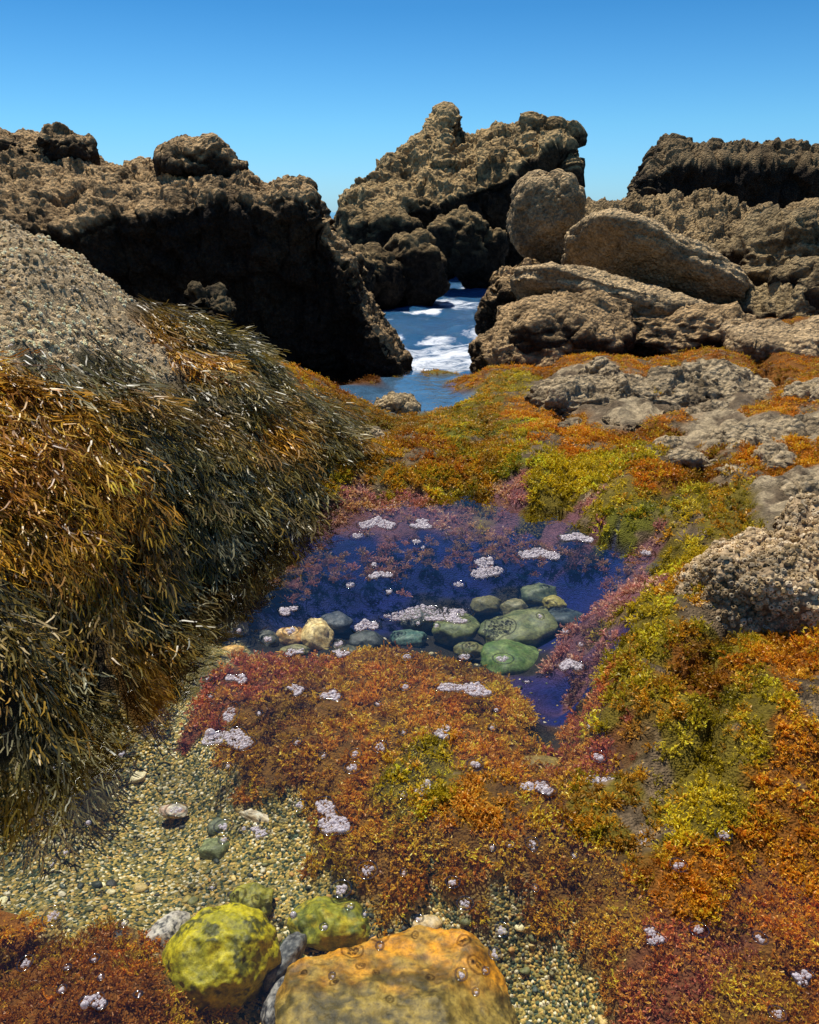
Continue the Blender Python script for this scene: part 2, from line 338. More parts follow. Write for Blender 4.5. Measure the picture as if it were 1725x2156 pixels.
u=6/819
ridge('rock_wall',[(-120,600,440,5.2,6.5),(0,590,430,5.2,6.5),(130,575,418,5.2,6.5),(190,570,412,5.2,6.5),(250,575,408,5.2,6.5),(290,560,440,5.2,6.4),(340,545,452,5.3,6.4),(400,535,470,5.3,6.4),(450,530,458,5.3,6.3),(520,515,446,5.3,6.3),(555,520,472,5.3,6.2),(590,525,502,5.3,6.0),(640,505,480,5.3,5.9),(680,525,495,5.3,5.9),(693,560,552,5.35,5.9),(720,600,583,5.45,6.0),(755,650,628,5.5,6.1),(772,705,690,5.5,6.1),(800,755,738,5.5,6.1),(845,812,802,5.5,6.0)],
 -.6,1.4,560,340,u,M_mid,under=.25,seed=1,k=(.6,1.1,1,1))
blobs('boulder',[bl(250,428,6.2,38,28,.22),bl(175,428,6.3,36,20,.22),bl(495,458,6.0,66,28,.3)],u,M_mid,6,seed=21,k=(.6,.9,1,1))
u=19/819
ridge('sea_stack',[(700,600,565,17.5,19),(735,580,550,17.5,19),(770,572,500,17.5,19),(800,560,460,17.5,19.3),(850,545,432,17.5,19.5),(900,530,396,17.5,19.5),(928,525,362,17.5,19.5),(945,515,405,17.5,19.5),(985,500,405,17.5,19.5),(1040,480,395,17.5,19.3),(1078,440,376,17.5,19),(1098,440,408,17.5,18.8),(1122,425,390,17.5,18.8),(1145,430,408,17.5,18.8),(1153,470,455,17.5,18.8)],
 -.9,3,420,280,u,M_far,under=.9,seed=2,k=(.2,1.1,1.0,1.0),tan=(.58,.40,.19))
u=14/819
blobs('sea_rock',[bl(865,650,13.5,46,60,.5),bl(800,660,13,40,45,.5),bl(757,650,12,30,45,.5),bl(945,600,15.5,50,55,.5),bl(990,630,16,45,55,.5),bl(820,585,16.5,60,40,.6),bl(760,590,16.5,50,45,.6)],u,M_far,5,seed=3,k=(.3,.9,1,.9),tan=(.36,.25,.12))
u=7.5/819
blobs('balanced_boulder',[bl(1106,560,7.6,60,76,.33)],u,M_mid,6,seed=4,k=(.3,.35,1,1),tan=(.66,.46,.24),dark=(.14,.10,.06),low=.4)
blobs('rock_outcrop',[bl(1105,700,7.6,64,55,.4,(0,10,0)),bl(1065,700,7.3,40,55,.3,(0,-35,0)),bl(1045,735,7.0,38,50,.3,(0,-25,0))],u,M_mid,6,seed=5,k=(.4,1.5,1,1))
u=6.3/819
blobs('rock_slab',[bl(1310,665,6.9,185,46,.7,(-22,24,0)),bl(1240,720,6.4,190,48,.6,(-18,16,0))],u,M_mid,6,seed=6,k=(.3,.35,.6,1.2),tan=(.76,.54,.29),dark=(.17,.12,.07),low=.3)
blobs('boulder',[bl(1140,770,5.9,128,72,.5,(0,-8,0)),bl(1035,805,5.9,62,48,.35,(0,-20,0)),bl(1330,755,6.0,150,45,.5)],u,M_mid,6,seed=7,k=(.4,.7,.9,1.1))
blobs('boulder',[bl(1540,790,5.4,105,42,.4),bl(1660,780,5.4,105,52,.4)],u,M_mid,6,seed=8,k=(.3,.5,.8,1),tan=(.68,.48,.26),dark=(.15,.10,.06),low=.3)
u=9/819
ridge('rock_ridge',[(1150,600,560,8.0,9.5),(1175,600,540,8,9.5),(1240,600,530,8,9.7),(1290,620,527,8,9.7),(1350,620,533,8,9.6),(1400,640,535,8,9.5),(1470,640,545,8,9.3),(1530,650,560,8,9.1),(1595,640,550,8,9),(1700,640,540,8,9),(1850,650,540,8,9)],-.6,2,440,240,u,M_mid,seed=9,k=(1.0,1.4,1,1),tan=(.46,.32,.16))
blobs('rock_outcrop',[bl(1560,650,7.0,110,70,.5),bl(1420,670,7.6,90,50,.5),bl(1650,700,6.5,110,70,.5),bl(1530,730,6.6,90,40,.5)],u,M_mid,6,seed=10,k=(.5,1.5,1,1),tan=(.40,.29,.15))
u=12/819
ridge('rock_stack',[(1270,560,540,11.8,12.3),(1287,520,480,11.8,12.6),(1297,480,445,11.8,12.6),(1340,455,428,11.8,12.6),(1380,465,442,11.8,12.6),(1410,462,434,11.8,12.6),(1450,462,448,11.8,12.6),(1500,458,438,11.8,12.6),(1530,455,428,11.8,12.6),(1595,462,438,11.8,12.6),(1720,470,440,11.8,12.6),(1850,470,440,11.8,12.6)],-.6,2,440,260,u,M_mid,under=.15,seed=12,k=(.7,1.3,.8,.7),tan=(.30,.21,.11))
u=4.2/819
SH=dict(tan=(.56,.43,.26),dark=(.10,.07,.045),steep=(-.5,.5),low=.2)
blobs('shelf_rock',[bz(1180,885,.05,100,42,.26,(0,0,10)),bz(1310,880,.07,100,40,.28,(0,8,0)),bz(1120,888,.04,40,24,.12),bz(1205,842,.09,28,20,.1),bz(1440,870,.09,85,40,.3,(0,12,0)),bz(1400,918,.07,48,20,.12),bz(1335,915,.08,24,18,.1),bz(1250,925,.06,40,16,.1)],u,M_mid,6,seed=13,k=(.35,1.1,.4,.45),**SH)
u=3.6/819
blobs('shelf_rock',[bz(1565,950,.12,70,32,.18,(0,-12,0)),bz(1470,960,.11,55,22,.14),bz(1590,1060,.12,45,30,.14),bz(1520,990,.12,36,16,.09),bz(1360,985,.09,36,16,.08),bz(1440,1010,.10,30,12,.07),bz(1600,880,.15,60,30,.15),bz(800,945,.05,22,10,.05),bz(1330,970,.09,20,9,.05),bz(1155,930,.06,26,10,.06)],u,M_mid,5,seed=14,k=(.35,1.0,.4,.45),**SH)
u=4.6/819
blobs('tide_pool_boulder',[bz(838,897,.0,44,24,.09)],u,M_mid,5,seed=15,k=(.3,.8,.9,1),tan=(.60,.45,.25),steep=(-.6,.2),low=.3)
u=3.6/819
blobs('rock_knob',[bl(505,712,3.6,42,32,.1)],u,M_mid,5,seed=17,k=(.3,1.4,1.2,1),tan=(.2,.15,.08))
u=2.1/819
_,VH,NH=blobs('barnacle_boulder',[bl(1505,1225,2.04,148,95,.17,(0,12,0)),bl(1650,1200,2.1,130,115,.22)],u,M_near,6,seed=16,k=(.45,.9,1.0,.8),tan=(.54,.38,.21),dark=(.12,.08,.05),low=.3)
print('rocks',time.time()-T0)

# ---------- instancing into one mesh ----------
def frames(nrm,yaw,tang=None):
    nrm=nrm/np.linalg.norm(nrm,axis=1,keepdims=True)
    if tang is None: tang=np.stack([np.cos(yaw),np.sin(yaw),0*yaw],-1)
    t=tang-nrm*(tang*nrm).sum(1,keepdims=True); t/=np.linalg.norm(t,axis=1,keepdims=True)+1e-9
    b=np.cross(nrm,t)
    return np.stack([t,b,nrm],-1)
def scatter(name,temps,loc,fr,scale,cols,mat,smooth=True,lo=.55,hi=.75):
    Vs=[];Fs=[];Cs=[];o=0
    pick=rng.integers(0,len(temps),len(loc))
    if np.ndim(scale)==1: scale=np.repeat(np.asarray(scale)[:,None],3,1)
    for t,(TV,TF,tone) in enumerate(temps):
        m=np.where(pick==t)[0]
        if len(m)==0: continue
        S=TV[None]*scale[m][:,None,:]
        V=np.einsum('kij,knj->kni',fr[m],S)+loc[m][:,None]
        Vs.append(V.reshape(-1,3)); nv=len(TV)
        Fs.append((TF[None]+(np.arange(len(m))*nv)[:,None,None]+o).reshape(-1,TF.shape[1])); o+=nv*len(m)
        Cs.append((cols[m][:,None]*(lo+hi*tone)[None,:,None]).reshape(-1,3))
    return build(name,np.concatenate(Vs),np.concatenate(Fs),np.minimum(np.concatenate(Cs),.9),mat,smooth)
def tuft(seed,stems=15,leaf=7):
    rg=np.random.default_rng(seed); V=[];F=[];T=[]
    def quad(a,b,wd,ta,tb):
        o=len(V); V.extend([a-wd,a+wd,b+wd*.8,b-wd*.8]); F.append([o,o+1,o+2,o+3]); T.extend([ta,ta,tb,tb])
    for s in range(stems):
        th=rg.uniform(0,6.28); ph=rg.uniform(.05,1.25); dr=np.array([math.sin(ph)*math.cos(th),math.sin(ph)*math.sin(th),math.cos(ph)*.8])
        L=rg.uniform(.6,1.0); p=np.array([dr[0],dr[1],0])*.15
        for i in range(3):
            q=p+dr*L/3+rg.normal(size=3)*.06
            sd=np.cross(dr,rg.normal(size=3)); sd/=np.linalg.norm(sd)
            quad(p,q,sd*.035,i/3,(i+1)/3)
            for k in range(leaf//3+ (1 if i==2 else 0)):
                f=rg.uniform(0,1); a=p*(1-f)+q*f; ld=dr*.5+rg.normal(size=3)*.6; ld/=np.linalg.norm(ld)
                sd2=np.cross(ld,rg.normal(size=3)); sd2/=np.linalg.norm(sd2)
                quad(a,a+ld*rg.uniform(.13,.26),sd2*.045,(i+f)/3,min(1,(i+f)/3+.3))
            p=q
    return np.array(V),np.array(F),np.array(T)
tufts=[tuft(i) for i in range(8)]
def sample(nn,u0=-.75,u1=.75,l0=.55,l1=6.2):
    yy=np.exp(rng.uniform(math.log(l0+.3),math.log(l1+.3),nn))-.3
    xx=rng.uniform(u0,u1,nn)*(yy+.25)
    return xx,yy
def gnormal(x,y,z0,e=.03):
    zx,_=base_eval(x+e,y); z1,_=base_eval(x,y+e); zb,_=base_eval(x,y)
    n=np.stack([-(zx-zb)/e,-(z1-zb)/e,np.ones_like(x)],-1); return n/np.linalg.norm(n,axis=1,keepdims=True)
PAL={'brown':[(.72,.34,.03),(.60,.26,.02),(.82,.50,.04),(.66,.38,.03),(.42,.17,.02),(.76,.48,.03)],
 'red':[(.56,.18,.06),(.64,.28,.05),(.46,.14,.07),(.68,.36,.05)],
 'moss':[(.58,.42,.01),(.72,.54,.03),(.36,.28,.01),(.68,.36,.02),(.42,.20,.01)],
 'orange':[(.74,.30,.015),(.82,.42,.02),(.58,.21,.01),(.58,.37,.02),(.36,.13,.01)],
 'pink':[(.64,.29,.22),(.74,.42,.26),(.52,.22,.18),(.68,.39,.15)],
 'green':[(.52,.48,.02),(.68,.58,.03),(.28,.27,.01),(.66,.40,.02),(.38,.20,.01)]}
xa,yb_=sample(23000); xc,yc=sample(16000,-.3,.75,2.8,6.2)
xx=np.concatenate([xa,xc]); yy=np.concatenate([yb_,yc])
zz,Wt,dome=ground_eval(xx,yy,True)
c=Wt.argmax(1); names=np.array(CLS)[c]
nr=gnormal(xx,yy,zz)
pb=fbm(np.stack([xx,yy,zz],-1)/.11+33,4)
for cls,obn in (('brown','brown_algae'),('red','red_algae'),('moss','sea_moss'),('orange','orange_algae'),('pink','pink_coralline_algae'),('green','green_algae')):
    m=(names==cls)&~((Wt[:,5]+Wt[:,13]>.3)&(yy>3.2))&~((cls=='pink')&(yy>2.2)&(rng.random(len(xx))<.45))
    if cls in ('moss','orange','green'): m&=~((pb>.61)&(zz>0)&(rng.random(len(xx))<.8))
    idx=np.where(m)[0]
    if len(idx)==0: continue
    L=np.stack([xx[idx],yy[idx],zz[idx]],-1); dd=L[:,1]*cp+(H-L[:,2])*sp
    s0=np.minimum(dd*.0150,.032)*rng.uniform(.5,1.4,len(idx)); sc=np.stack([s0,s0,s0*np.where(dd>3.6,.6,1)],-1); L[:,2]-=s0*.2
    pal=np.array(PAL[cls]); lf=fbm(L/(.09*dd[:,None])+3,4)
    ci2=np.clip(((lf-.28)/.44*len(pal)+rng.normal(size=len(idx))*.9).astype(int),0,len(pal)-1)
    cc=pal[ci2]*rng.uniform(.65,1.2,(len(idx),1))*(.42+.65*sstep(.25,.85,dome[idx]))[:,None]  # tufts low between hummocks darkened: shade painted into their colour
    nn=nr[idx]+rng.normal(size=(len(idx),3))*.35
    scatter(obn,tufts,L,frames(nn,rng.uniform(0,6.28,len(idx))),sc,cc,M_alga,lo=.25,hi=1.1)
xx,yy=sample(9000,-.5,.6,1.5,3.2); zz,Wt=ground_eval(xx,yy)
P=np.stack([xx,yy,0*xx],-1); msk=fbm(P/.16+4,4)
near=sstep(2.0,2.9,yy)
m=(Wt[:,6]>.4)&(zz<-.03)&(msk>.56-.10*near)
L=np.stack([xx,yy,np.maximum(zz,-.07)+rng.uniform(-.03,.02,len(xx))],-1)[m]
pal=np.array(PAL['pink']); cc=pal[rng.integers(0,4,len(L))]*rng.uniform(.4,.95,(len(L),1))
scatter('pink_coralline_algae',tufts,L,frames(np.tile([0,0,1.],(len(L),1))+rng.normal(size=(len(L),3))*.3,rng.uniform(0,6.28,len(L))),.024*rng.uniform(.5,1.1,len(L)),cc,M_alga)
print('algae',time.time()-T0)

# ---------- rockweed ----------
def frond(seed,depth=5):
    rg=np.random.default_rng(seed); V=[];F=[];T=[]
    def br(p,ang,lv,zz_,wd,s):
        L=.20*rg.uniform(.75,1.2)*(1 if lv<depth-1 else .8); ns=3
        tw=rg.uniform(-.9,.9)
        prev=None
        for i in range(ns+1):
            f=i/ns; c=p+np.array([math.cos(ang),math.sin(ang),0])*L*f
            zc=zz_+.05*math.sin(s*2+f*L*6+seed)*min(1,s*3)
            pw=wd*(1-.15*f) if not(lv==depth-1 and i==ns) else wd*.35
            side=np.array([-math.sin(ang)*math.cos(tw),math.cos(ang)*math.cos(tw),math.sin(tw)])*pw
            cc=np.array([c[0],c[1],zc]); o=len(V); V.extend([cc-side,cc+side]); T.extend([min(1,s+f*L)]*2)
            if prev is not None: F.append([prev,prev+1,o+1,o])
            prev=o; ang+=rg.normal()*.10
        if lv<depth-1:
            sp_=rg.uniform(.25,.5); e=c
            for sg in (-1,1):
                if lv>=1 and rg.random()<.12: continue
                br(e,ang*.75+sg*sp_*rg.uniform(.6,1.2),lv+1,zz_+rg.normal()*.03,wd*.93,s+L)
    br(np.array([0.,0,0]),0,0,0,.0125,0)
    return np.array(V),np.array(F),np.array(T)
fr_t=[frond(i) for i in range(12)]
xx,yy=sample(34000,-1.1,.05,.75,4.0)
zz,Wt=ground_eval(xx,yy)
wg=Wt[:,CI['gold']]; wo=Wt[:,CI['olive']]
m=(wg+wo>.5)&(zz>.0)
xx,yy,zz,wg,wo=[a[m] for a in (xx,yy,zz,wg,wo)]
if len(xx)>8000:
    s=rng.permutation(len(xx))[:8000]; xx,yy,zz,wg,wo=[a[s] for a in (xx,yy,zz,wg,wo)]
nr=gnormal(xx,yy,zz,.08); L=np.stack([xx,yy,zz],-1)
tang=np.stack([nr[:,0],nr[:,1],0*xx],-1); tang/=np.linalg.norm(tang,axis=1,keepdims=True)+1e-6
tang=tang+np.array([.25,-.25,-.9])
clump=fbm(L/.20+80,2)
tang+=rng.normal(size=tang.shape)*.26
tang[:,0]+=(clump-.5)*1.8
nn=nr+rng.normal(size=nr.shape)*.15
L+=nr*(rng.uniform(.0,.045,(len(L),1))+(clump[:,None]-.5)*.12)
fr=frames(nn,None,tang)
sc=rng.uniform(.15,.27,len(L))*np.clip(.6+.25*yy/2,.7,1)
g=wg/(wg+wo+1e-6); P=np.stack([xx,yy,zz],-1)
gm=np.clip(g*.88+(fbm(P/.12,3)-.5)*1.9+rng.normal(size=len(g))*.12+np.clip((-xx-.85)*1.2,-.35,.5)*(yy<2.4),0,1)[:,None]
go=np.array([(.64,.30,.015),(.54,.26,.015),(.36,.14,.01),(.74,.43,.03)])[rng.integers(0,4,len(L))]
ol=np.array([(.19,.16,.05),(.08,.07,.025),(.32,.29,.15),(.28,.20,.03)])[rng.integers(0,4,len(L))]
cc=(go*gm+ol*(1-gm))*rng.uniform(.6,1.3,(len(L),1))
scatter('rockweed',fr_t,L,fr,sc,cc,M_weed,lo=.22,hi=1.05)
print('weed',time.time()-T0)

# ---------- barnacles ----------
def barn():
    k=7;V=[];F=[];T=[]
    for r,h,t in ((1,0,.3),(.55,.75,.9),(.33,.72,.9),(.22,.35,0)):
        for i in range(k):
            a=6.283*i/k; V.append([r*math.cos(a),r*math.sin(a),h]); T.append(t)
    for j in range(3):
        for i in range(k): F.append([j*k+i,j*k+(i+1)%k,(j+1)*k+(i+1)%k,(j+1)*k+i])
    return np.array(V),np.array(F),np.array(T)
bt=[barn()]
xx,yy=sample(24000,-1.1,-.2,1.6,4.2); zz,Wt=ground_eval(xx,yy); m=(Wt[:,8]>.4); xx,yy,zz=xx[m],yy[m],zz[m]
P=np.stack([xx,yy,zz],-1); F1,_,_=cell(P/.026); F1b,_,_=cell(P/.085+4)
zz=zz+Wt[m,8]*blump(F1,F1b)
L1=np.stack([xx,yy,zz],-1); n1=gnormal(xx,yy,zz)
s=rng.integers(0,len(VH),9000); s=s[VH[s,2]>0]
L=np.concatenate([L1,VH[s]]); nn=np.concatenate([n1,NH[s]])+rng.normal(size=(len(L),3))*.3
cc=np.array([(.80,.59,.33),(.60,.42,.22),(.84,.66,.42),(.44,.30,.14)])[rng.integers(0,4,len(L))]
cc=cc*(.6+.8*sstep(.35,.65,fbm(L/.12+5,4)))[:,None]*np.where(np.arange(len(L))<len(L1),1.1,.80)[:,None]
scatter('barnacles',bt,L,frames(nn,rng.uniform(0,6.28,len(L))),rng.uniform(.004,.010,len(L)),cc,M_barn,False,lo=.4,hi=.6)

# ---------- stones ----------
def stone(name,x,y,zc,rx,rd,rz,rot,colf,sub=5,seed=0,cuts=4,mat=None,rough=.02,lump=.18,sq=2.2):
    c=at_z(x,y,zc); k=dep(c)/1465
    V,F=blobV(c,(rx*k,rd*k,rz*k),rot,sub,seed=seed,cuts=cuts,lump=lump,sq=sq,cutd=(.75,.97))
    nrm=vnormals(V,F); s=rx*k
    V=V+nrm*((fbm((V+seed)/(s*.35),6,.62)-.5)*s*rough*6)[:,None]
    return build(name,V,F,colf(V,nrm,s,seed),mat or M_stone)
def c2(a,b,c3=None,sc=.3):
    def f(V,nrm,s,seed):
        t=sstep(.38,.62,fbm((V+seed*3.3)/(s*sc),6,.65))[:,None]; r=np.array(a)*(1-t)+np.array(b)*t
        if c3 is not None:
            t2=sstep(.52,.62,fbm((V+seed*5.3+9)/(s*.22),6,.65))[:,None]; r=r*(1-t2)+np.array(c3)*t2
        return r
    return f
stone('algae_covered_stone',525,1882,-.09,99,90,83,(0,-12,20),c2((.28,.26,.01),(.52,.44,.012),(.09,.09,.01)),6,seed=3,lump=.12,rough=.045,cuts=5)
def bigcol(V,nrm,s,seed):
    t=sstep(.40,.60,fbm((V+4)/(s*.13),7,.75))[:,None]; r=np.array((.08,.06,.012))*(1-t)+np.array((.34,.24,.05))*t
    o=(sstep(V[:,1].min()+ (np.ptp(V[:,1]))*.50,V[:,1].min()+np.ptp(V[:,1])*.82,V[:,1]+(fbm(V/(s*.3),5,.6)-.5)*s*.9))[:,None]
    o=o*(.35+.65*sstep(.42,.55,fbm(V/(s*.1)+30,5,.65)))[:,None]
    return r*(1-o)+np.array((.70,.30,.012))*(.45+.65*t)*o
stone('flat_boulder',850,1990,-.135,222,175,84,(0,2,-4),bigcol,6,seed=8,cuts=6,sq=3.2,rough=.03)
stone('mossy_stone',725,1812,-.13,74,48,32,(0,5,0),c2((.26,.26,.02),(.10,.12,.02),(.42,.34,.02)),5,seed=5,cuts=8,rough=.05,lump=.3,sq=2.8)
stone('mossy_stone',580,1775,-.13,40,40,24,(0,0,30),c2((.16,.16,.02),(.30,.27,.03)),5,seed=35,cuts=7,rough=.05,lump=.3)
stone('speckled_stone',430,1840,-.11,34,55,32,(0,10,-30),c2((.6,.55,.46),(.45,.4,.35),(.05,.05,.05)),5,seed=6,cuts=7)
stone('mussel_shell',375,1880,-.10,70,26,18,(5,25,-32),c2((.02,.018,.02),(.035,.03,.035)),5,seed=9,cuts=1,lump=.08,rough=.004)
stone('dark_pebble',640,1880,-.11,22,60,24,(0,0,-25),c2((.05,.055,.06),(.2,.2,.19)),5,seed=10)
stone('dark_pebble',625,1950,-.12,20,60,22,(0,0,-12),c2((.03,.03,.035),(.3,.28,.25)),5,seed=11)
stone('dark_pebble',400,1935,-.12,50,30,20,(0,0,-20),c2((.04,.04,.04),(.02,.02,.02)),5,seed=12)
stone('pale_shell_stone',597,1628,-.11,42,16,14,(0,8,-18),c2((.65,.55,.38),(.45,.34,.2),(.75,.7,.55)),5,seed=13,cuts=5,rough=.03)
stone('tan_pebble',895,1817,-.115,28,18,14,(0,0,10),c2((.6,.42,.18),(.7,.56,.35)),4,seed=14)
stone('yellow_pebble',985,1812,-.115,40,26,22,(0,0,-10),c2((.42,.32,.07),(.52,.42,.14)),5,seed=15)
stone('yellow_pebble',1065,1577,-.03,30,22,14,(0,0,-20),c2((.6,.34,.09),(.5,.26,.06)),4,seed=16)
cob=[(1060,1288,78,48,26,10,(.09,.12,.045),(.15,.16,.06)),(1045,1340,52,60,22,-20,(.07,.14,.03),(.12,.17,.05)),(945,1287,42,34,22,5,(.10,.13,.04),(.15,.17,.07)),(1095,1225,38,34,20,0,(.07,.10,.05),(.12,.14,.07)),
 (1122,1243,22,20,14,10,(.28,.25,.05),(.36,.3,.08)),(1140,1275,36,34,20,0,(.03,.05,.06),(.05,.07,.07)),(697,1300,27,40,26,15,(.62,.43,.15),(.7,.55,.26)),(650,1300,26,22,14,-10,(.5,.26,.07),(.6,.4,.16)),
 (540,1285,32,30,20,-20,(.14,.15,.09),(.22,.21,.13)),(730,1275,32,26,18,0,(.03,.045,.06),(.07,.08,.09)),(605,1308,24,26,16,0,(.06,.07,.06),(.12,.12,.09)),(790,1310,36,26,16,0,(.03,.04,.04),(.06,.07,.06)),
 (860,1305,32,24,16,0,(.05,.12,.10),(.1,.16,.12)),(880,1270,40,26,16,10,(.05,.06,.06),(.09,.1,.08)),(1000,1245,30,20,14,0,(.2,.18,.07),(.12,.12,.06)),(1050,1250,24,20,14,0,(.14,.14,.06),(.2,.18,.09)),(750,1330,26,18,12,0,(.04,.05,.03),(.1,.09,.05)),
 (655,1330,30,16,12,0,(.12,.13,.06),(.2,.18,.08)),(1155,1320,26,30,16,0,(.04,.04,.07),(.06,.06,.08)),(970,1325,28,18,12,0,(.1,.12,.04),(.15,.14,.05)),(1145,1490,20,20,12,0,(.1,.12,.06),(.15,.15,.1)),(380,1475,24,22,10,0,(.08,.16,.12),(.14,.18,.12)),(540,1325,26,12,8,0,(.5,.26,.06),(.6,.36,.1)),
 (515,1680,26,24,14,0,(.12,.14,.05),(.16,.18,.08)),(525,1640,22,18,12,0,(.08,.1,.05),(.12,.13,.08)),(345,1770,22,20,10,0,(.14,.2,.12),(.2,.24,.16)),(840,1808,12,10,7,0,(.6,.45,.18),(.7,.6,.35)),(440,1612,26,14,8,0,(.6,.38,.26),(.35,.33,.26)),(375,1550,18,16,8,0,(.7,.62,.36),(.6,.5,.3)),(1085,1530,48,20,12,-10,(.24,.15,.03),(.18,.13,.03))]
for i,(x,y,rx,rd,rz,ro,a,b) in enumerate(cob):
    zc=-.18 if 1200<y<1350 and x>570 else (-.13 if not (1500<y<1560 and x>1000) else -.05)
    stone('cobblestone',x,y,zc,rx,rd*1.1,rz,(rng.uniform(-6,6),rng.uniform(-10,10),ro+rng.uniform(-25,25)),c2(a,b,tuple(np.array(b)*1.6)),4,seed=40+i,cuts=7,rough=.03,lump=.25,sq=2.5)
def peb(seed):
    V,F=ico(2); rg=np.random.default_rng(seed); V=V*(1+.35*(fbm(V*1.2+seed*3,2)-.5)*2)[:,None]
    for _ in range(3):
        a=rg.normal(size=3);a/=np.linalg.norm(a); ex=np.maximum(V@a-.65,0); V=V-ex[:,None]*a
    return V,F,np.full(len(V),.6)
pt=[peb(i) for i in range(6)]
xx,yy=sample(10000,-.75,.5,.6,2.6); zz,Wt=ground_eval(xx,yy); m=(Wt[:,0]>.5)|((zz<-.12)&(Wt[:,11]+Wt[:,6]>.5)&(yy<2.2)&(rng.random(len(xx))<.4))
xx,yy,zz=xx[m],yy[m],zz[m]; L=np.stack([xx,yy,zz],-1)
pal=np.array([(.04,.05,.035),(.40,.31,.08),(.60,.44,.16),(.75,.67,.47),(.17,.17,.06),(.07,.09,.07),(.52,.28,.07),(.26,.23,.11),(.8,.7,.4),(.05,.05,.04)])
cc=pal[rng.integers(0,10,len(L))]*rng.uniform(.7,1.2,(len(L),1))
sc=np.stack([rng.lognormal(0,.55,len(L))]*3,-1)*np.array([1,.8,.5])*.0031
scatter('gravel',pt,L,frames(np.tile([0,0,1.],(len(L),1))+rng.normal(size=(len(L),3))*.2,rng.uniform(0,6.28,len(L))),np.minimum(sc,.014),cc,M_stone)
print('stones',time.time()-T0)

# ---------- water ----------
def water_mat():
    m,nt,out=newmat('pool_water'); L=nt.links
    tc=N(nt,'ShaderNodeTexCoord'); nz=N(nt,'ShaderNodeTexNoise',Scale=9.0,Detail=3.0,Distortion=.4); L.new(tc.outputs['Object'],nz.inputs['Vector'])
    bp=N(nt,'ShaderNodeBump',Strength=.22,Distance=.02); L.new(nz.outputs[0],bp.inputs['Height'])
    fz=N(nt,'ShaderNodeFresnel',IOR=1.5); L.new(bp.outputs[0],fz.inputs['Normal'])
    t=N(nt,'ShaderNodeBsdfTransparent'); t.inputs[0].default_value=(.95,.97,.97,1)
    g=N(nt,'ShaderNodeBsdfGlossy',Roughness=.01); L.new(bp.outputs[0],g.inputs['Normal'])
    ms=N(nt,'ShaderNodeMixShader'); L.new(fz.outputs[0],ms.inputs[0]); L.new(t.outputs[0],ms.inputs[1]); L.new(g.outputs[0],ms.inputs[2]); L.new(ms.outputs[0],out.inputs[0])
    return m
M_water=water_mat()
V=np.array([[-2.2,-2.2,0],[2.6,-2.2,0],[2.6,5.5,0],[-2.2,5.5,0]]); build('tide_pool_water',V,np.array([[0,1,2,3]]),None,M_water,False)

def sea_mat():
    m,nt,out=newmat('sea'); L=nt.links
    a=N(nt,'ShaderNodeAttribute',attribute_name='foam'); tc=N(nt,'ShaderNodeTexCoord')
    nz=N(nt,'ShaderNodeTexNoise',Scale=7.0,Detail=7.0,Roughness=.75,Distortion=.8); mp=N(nt,'ShaderNodeMapping'); mp.inputs['Scale'].default_value=(.6,1,1)
    L.new(tc.outputs['Object'],mp.inputs[0]); L.new(mp.outputs[0],nz.inputs['Vector'])
    ad=N(nt,'ShaderNodeMath',operation='ADD'); L.new(a.outputs['Fac'],ad.inputs[0]); L.new(nz.outputs[0],ad.inputs[1])
    mr=N(nt,'ShaderNodeMapRange'); mr.inputs[1].default_value=.93; mr.inputs[2].default_value=1.13; L.new(ad.outputs[0],mr.inputs[0])
    b=N(nt,'ShaderNodeBsdfPrincipled',Roughness=.12); b.inputs['IOR'].default_value=1.33
    b.inputs['Base Color'].default_value=(.02,.11,.25,1)
    bp=N(nt,'ShaderNodeBump',Strength=.7,Distance=.08); L.new(nz.outputs[0],bp.inputs['Height']); L.new(bp.outputs[0],b.inputs['Normal'])
    f=N(nt,'ShaderNodeBsdfDiffuse'); f.inputs[0].default_value=(.7,.73,.78,1)
    ms=N(nt,'ShaderNodeMixShader'); L.new(mr.outputs[0],ms.inputs[0]); L.new(b.outputs[0],ms.inputs[1]); L.new(f.outputs[0],ms.inputs[2]); L.new(ms.outputs[0],out.inputs[0])
    return m
ysr=np.exp(np.linspace(math.log(5.9),math.log(9000),460)); csr=np.linspace(-1,1,420); csr=np.sign(csr)*np.abs(csr)**1.8
Y=np.repeat(ysr[:,None],420,1); X=csr[None]*Y*1.6; X=X.ravel();Y=Y.ravel()
P=np.stack([X*.8,Y*1.6,0*X],-1)
fall=1/(1+np.maximum(Y-25,0)/15)
hz=(fbm(P*.9,3)-.5)*.30*fall+(fbm(P*3.5+9,3)-.5)*.12*fall
foam=fbm(np.stack([X*1.1,Y*1.4,0*X],-1)+5,4)
fm=sstep(.46,.64,foam)*.54*(Y<22)+.26*sstep(9.3,10.3,Y)*(1-sstep(12.5,13.5,Y))+.22*sstep(15.5,17,Y)*(1-sstep(18,20,Y))
build('sea_water',np.stack([X,Y,-.42+hz],-1),gridfaces(460,420),None,sea_mat(),True,{'foam':fm})

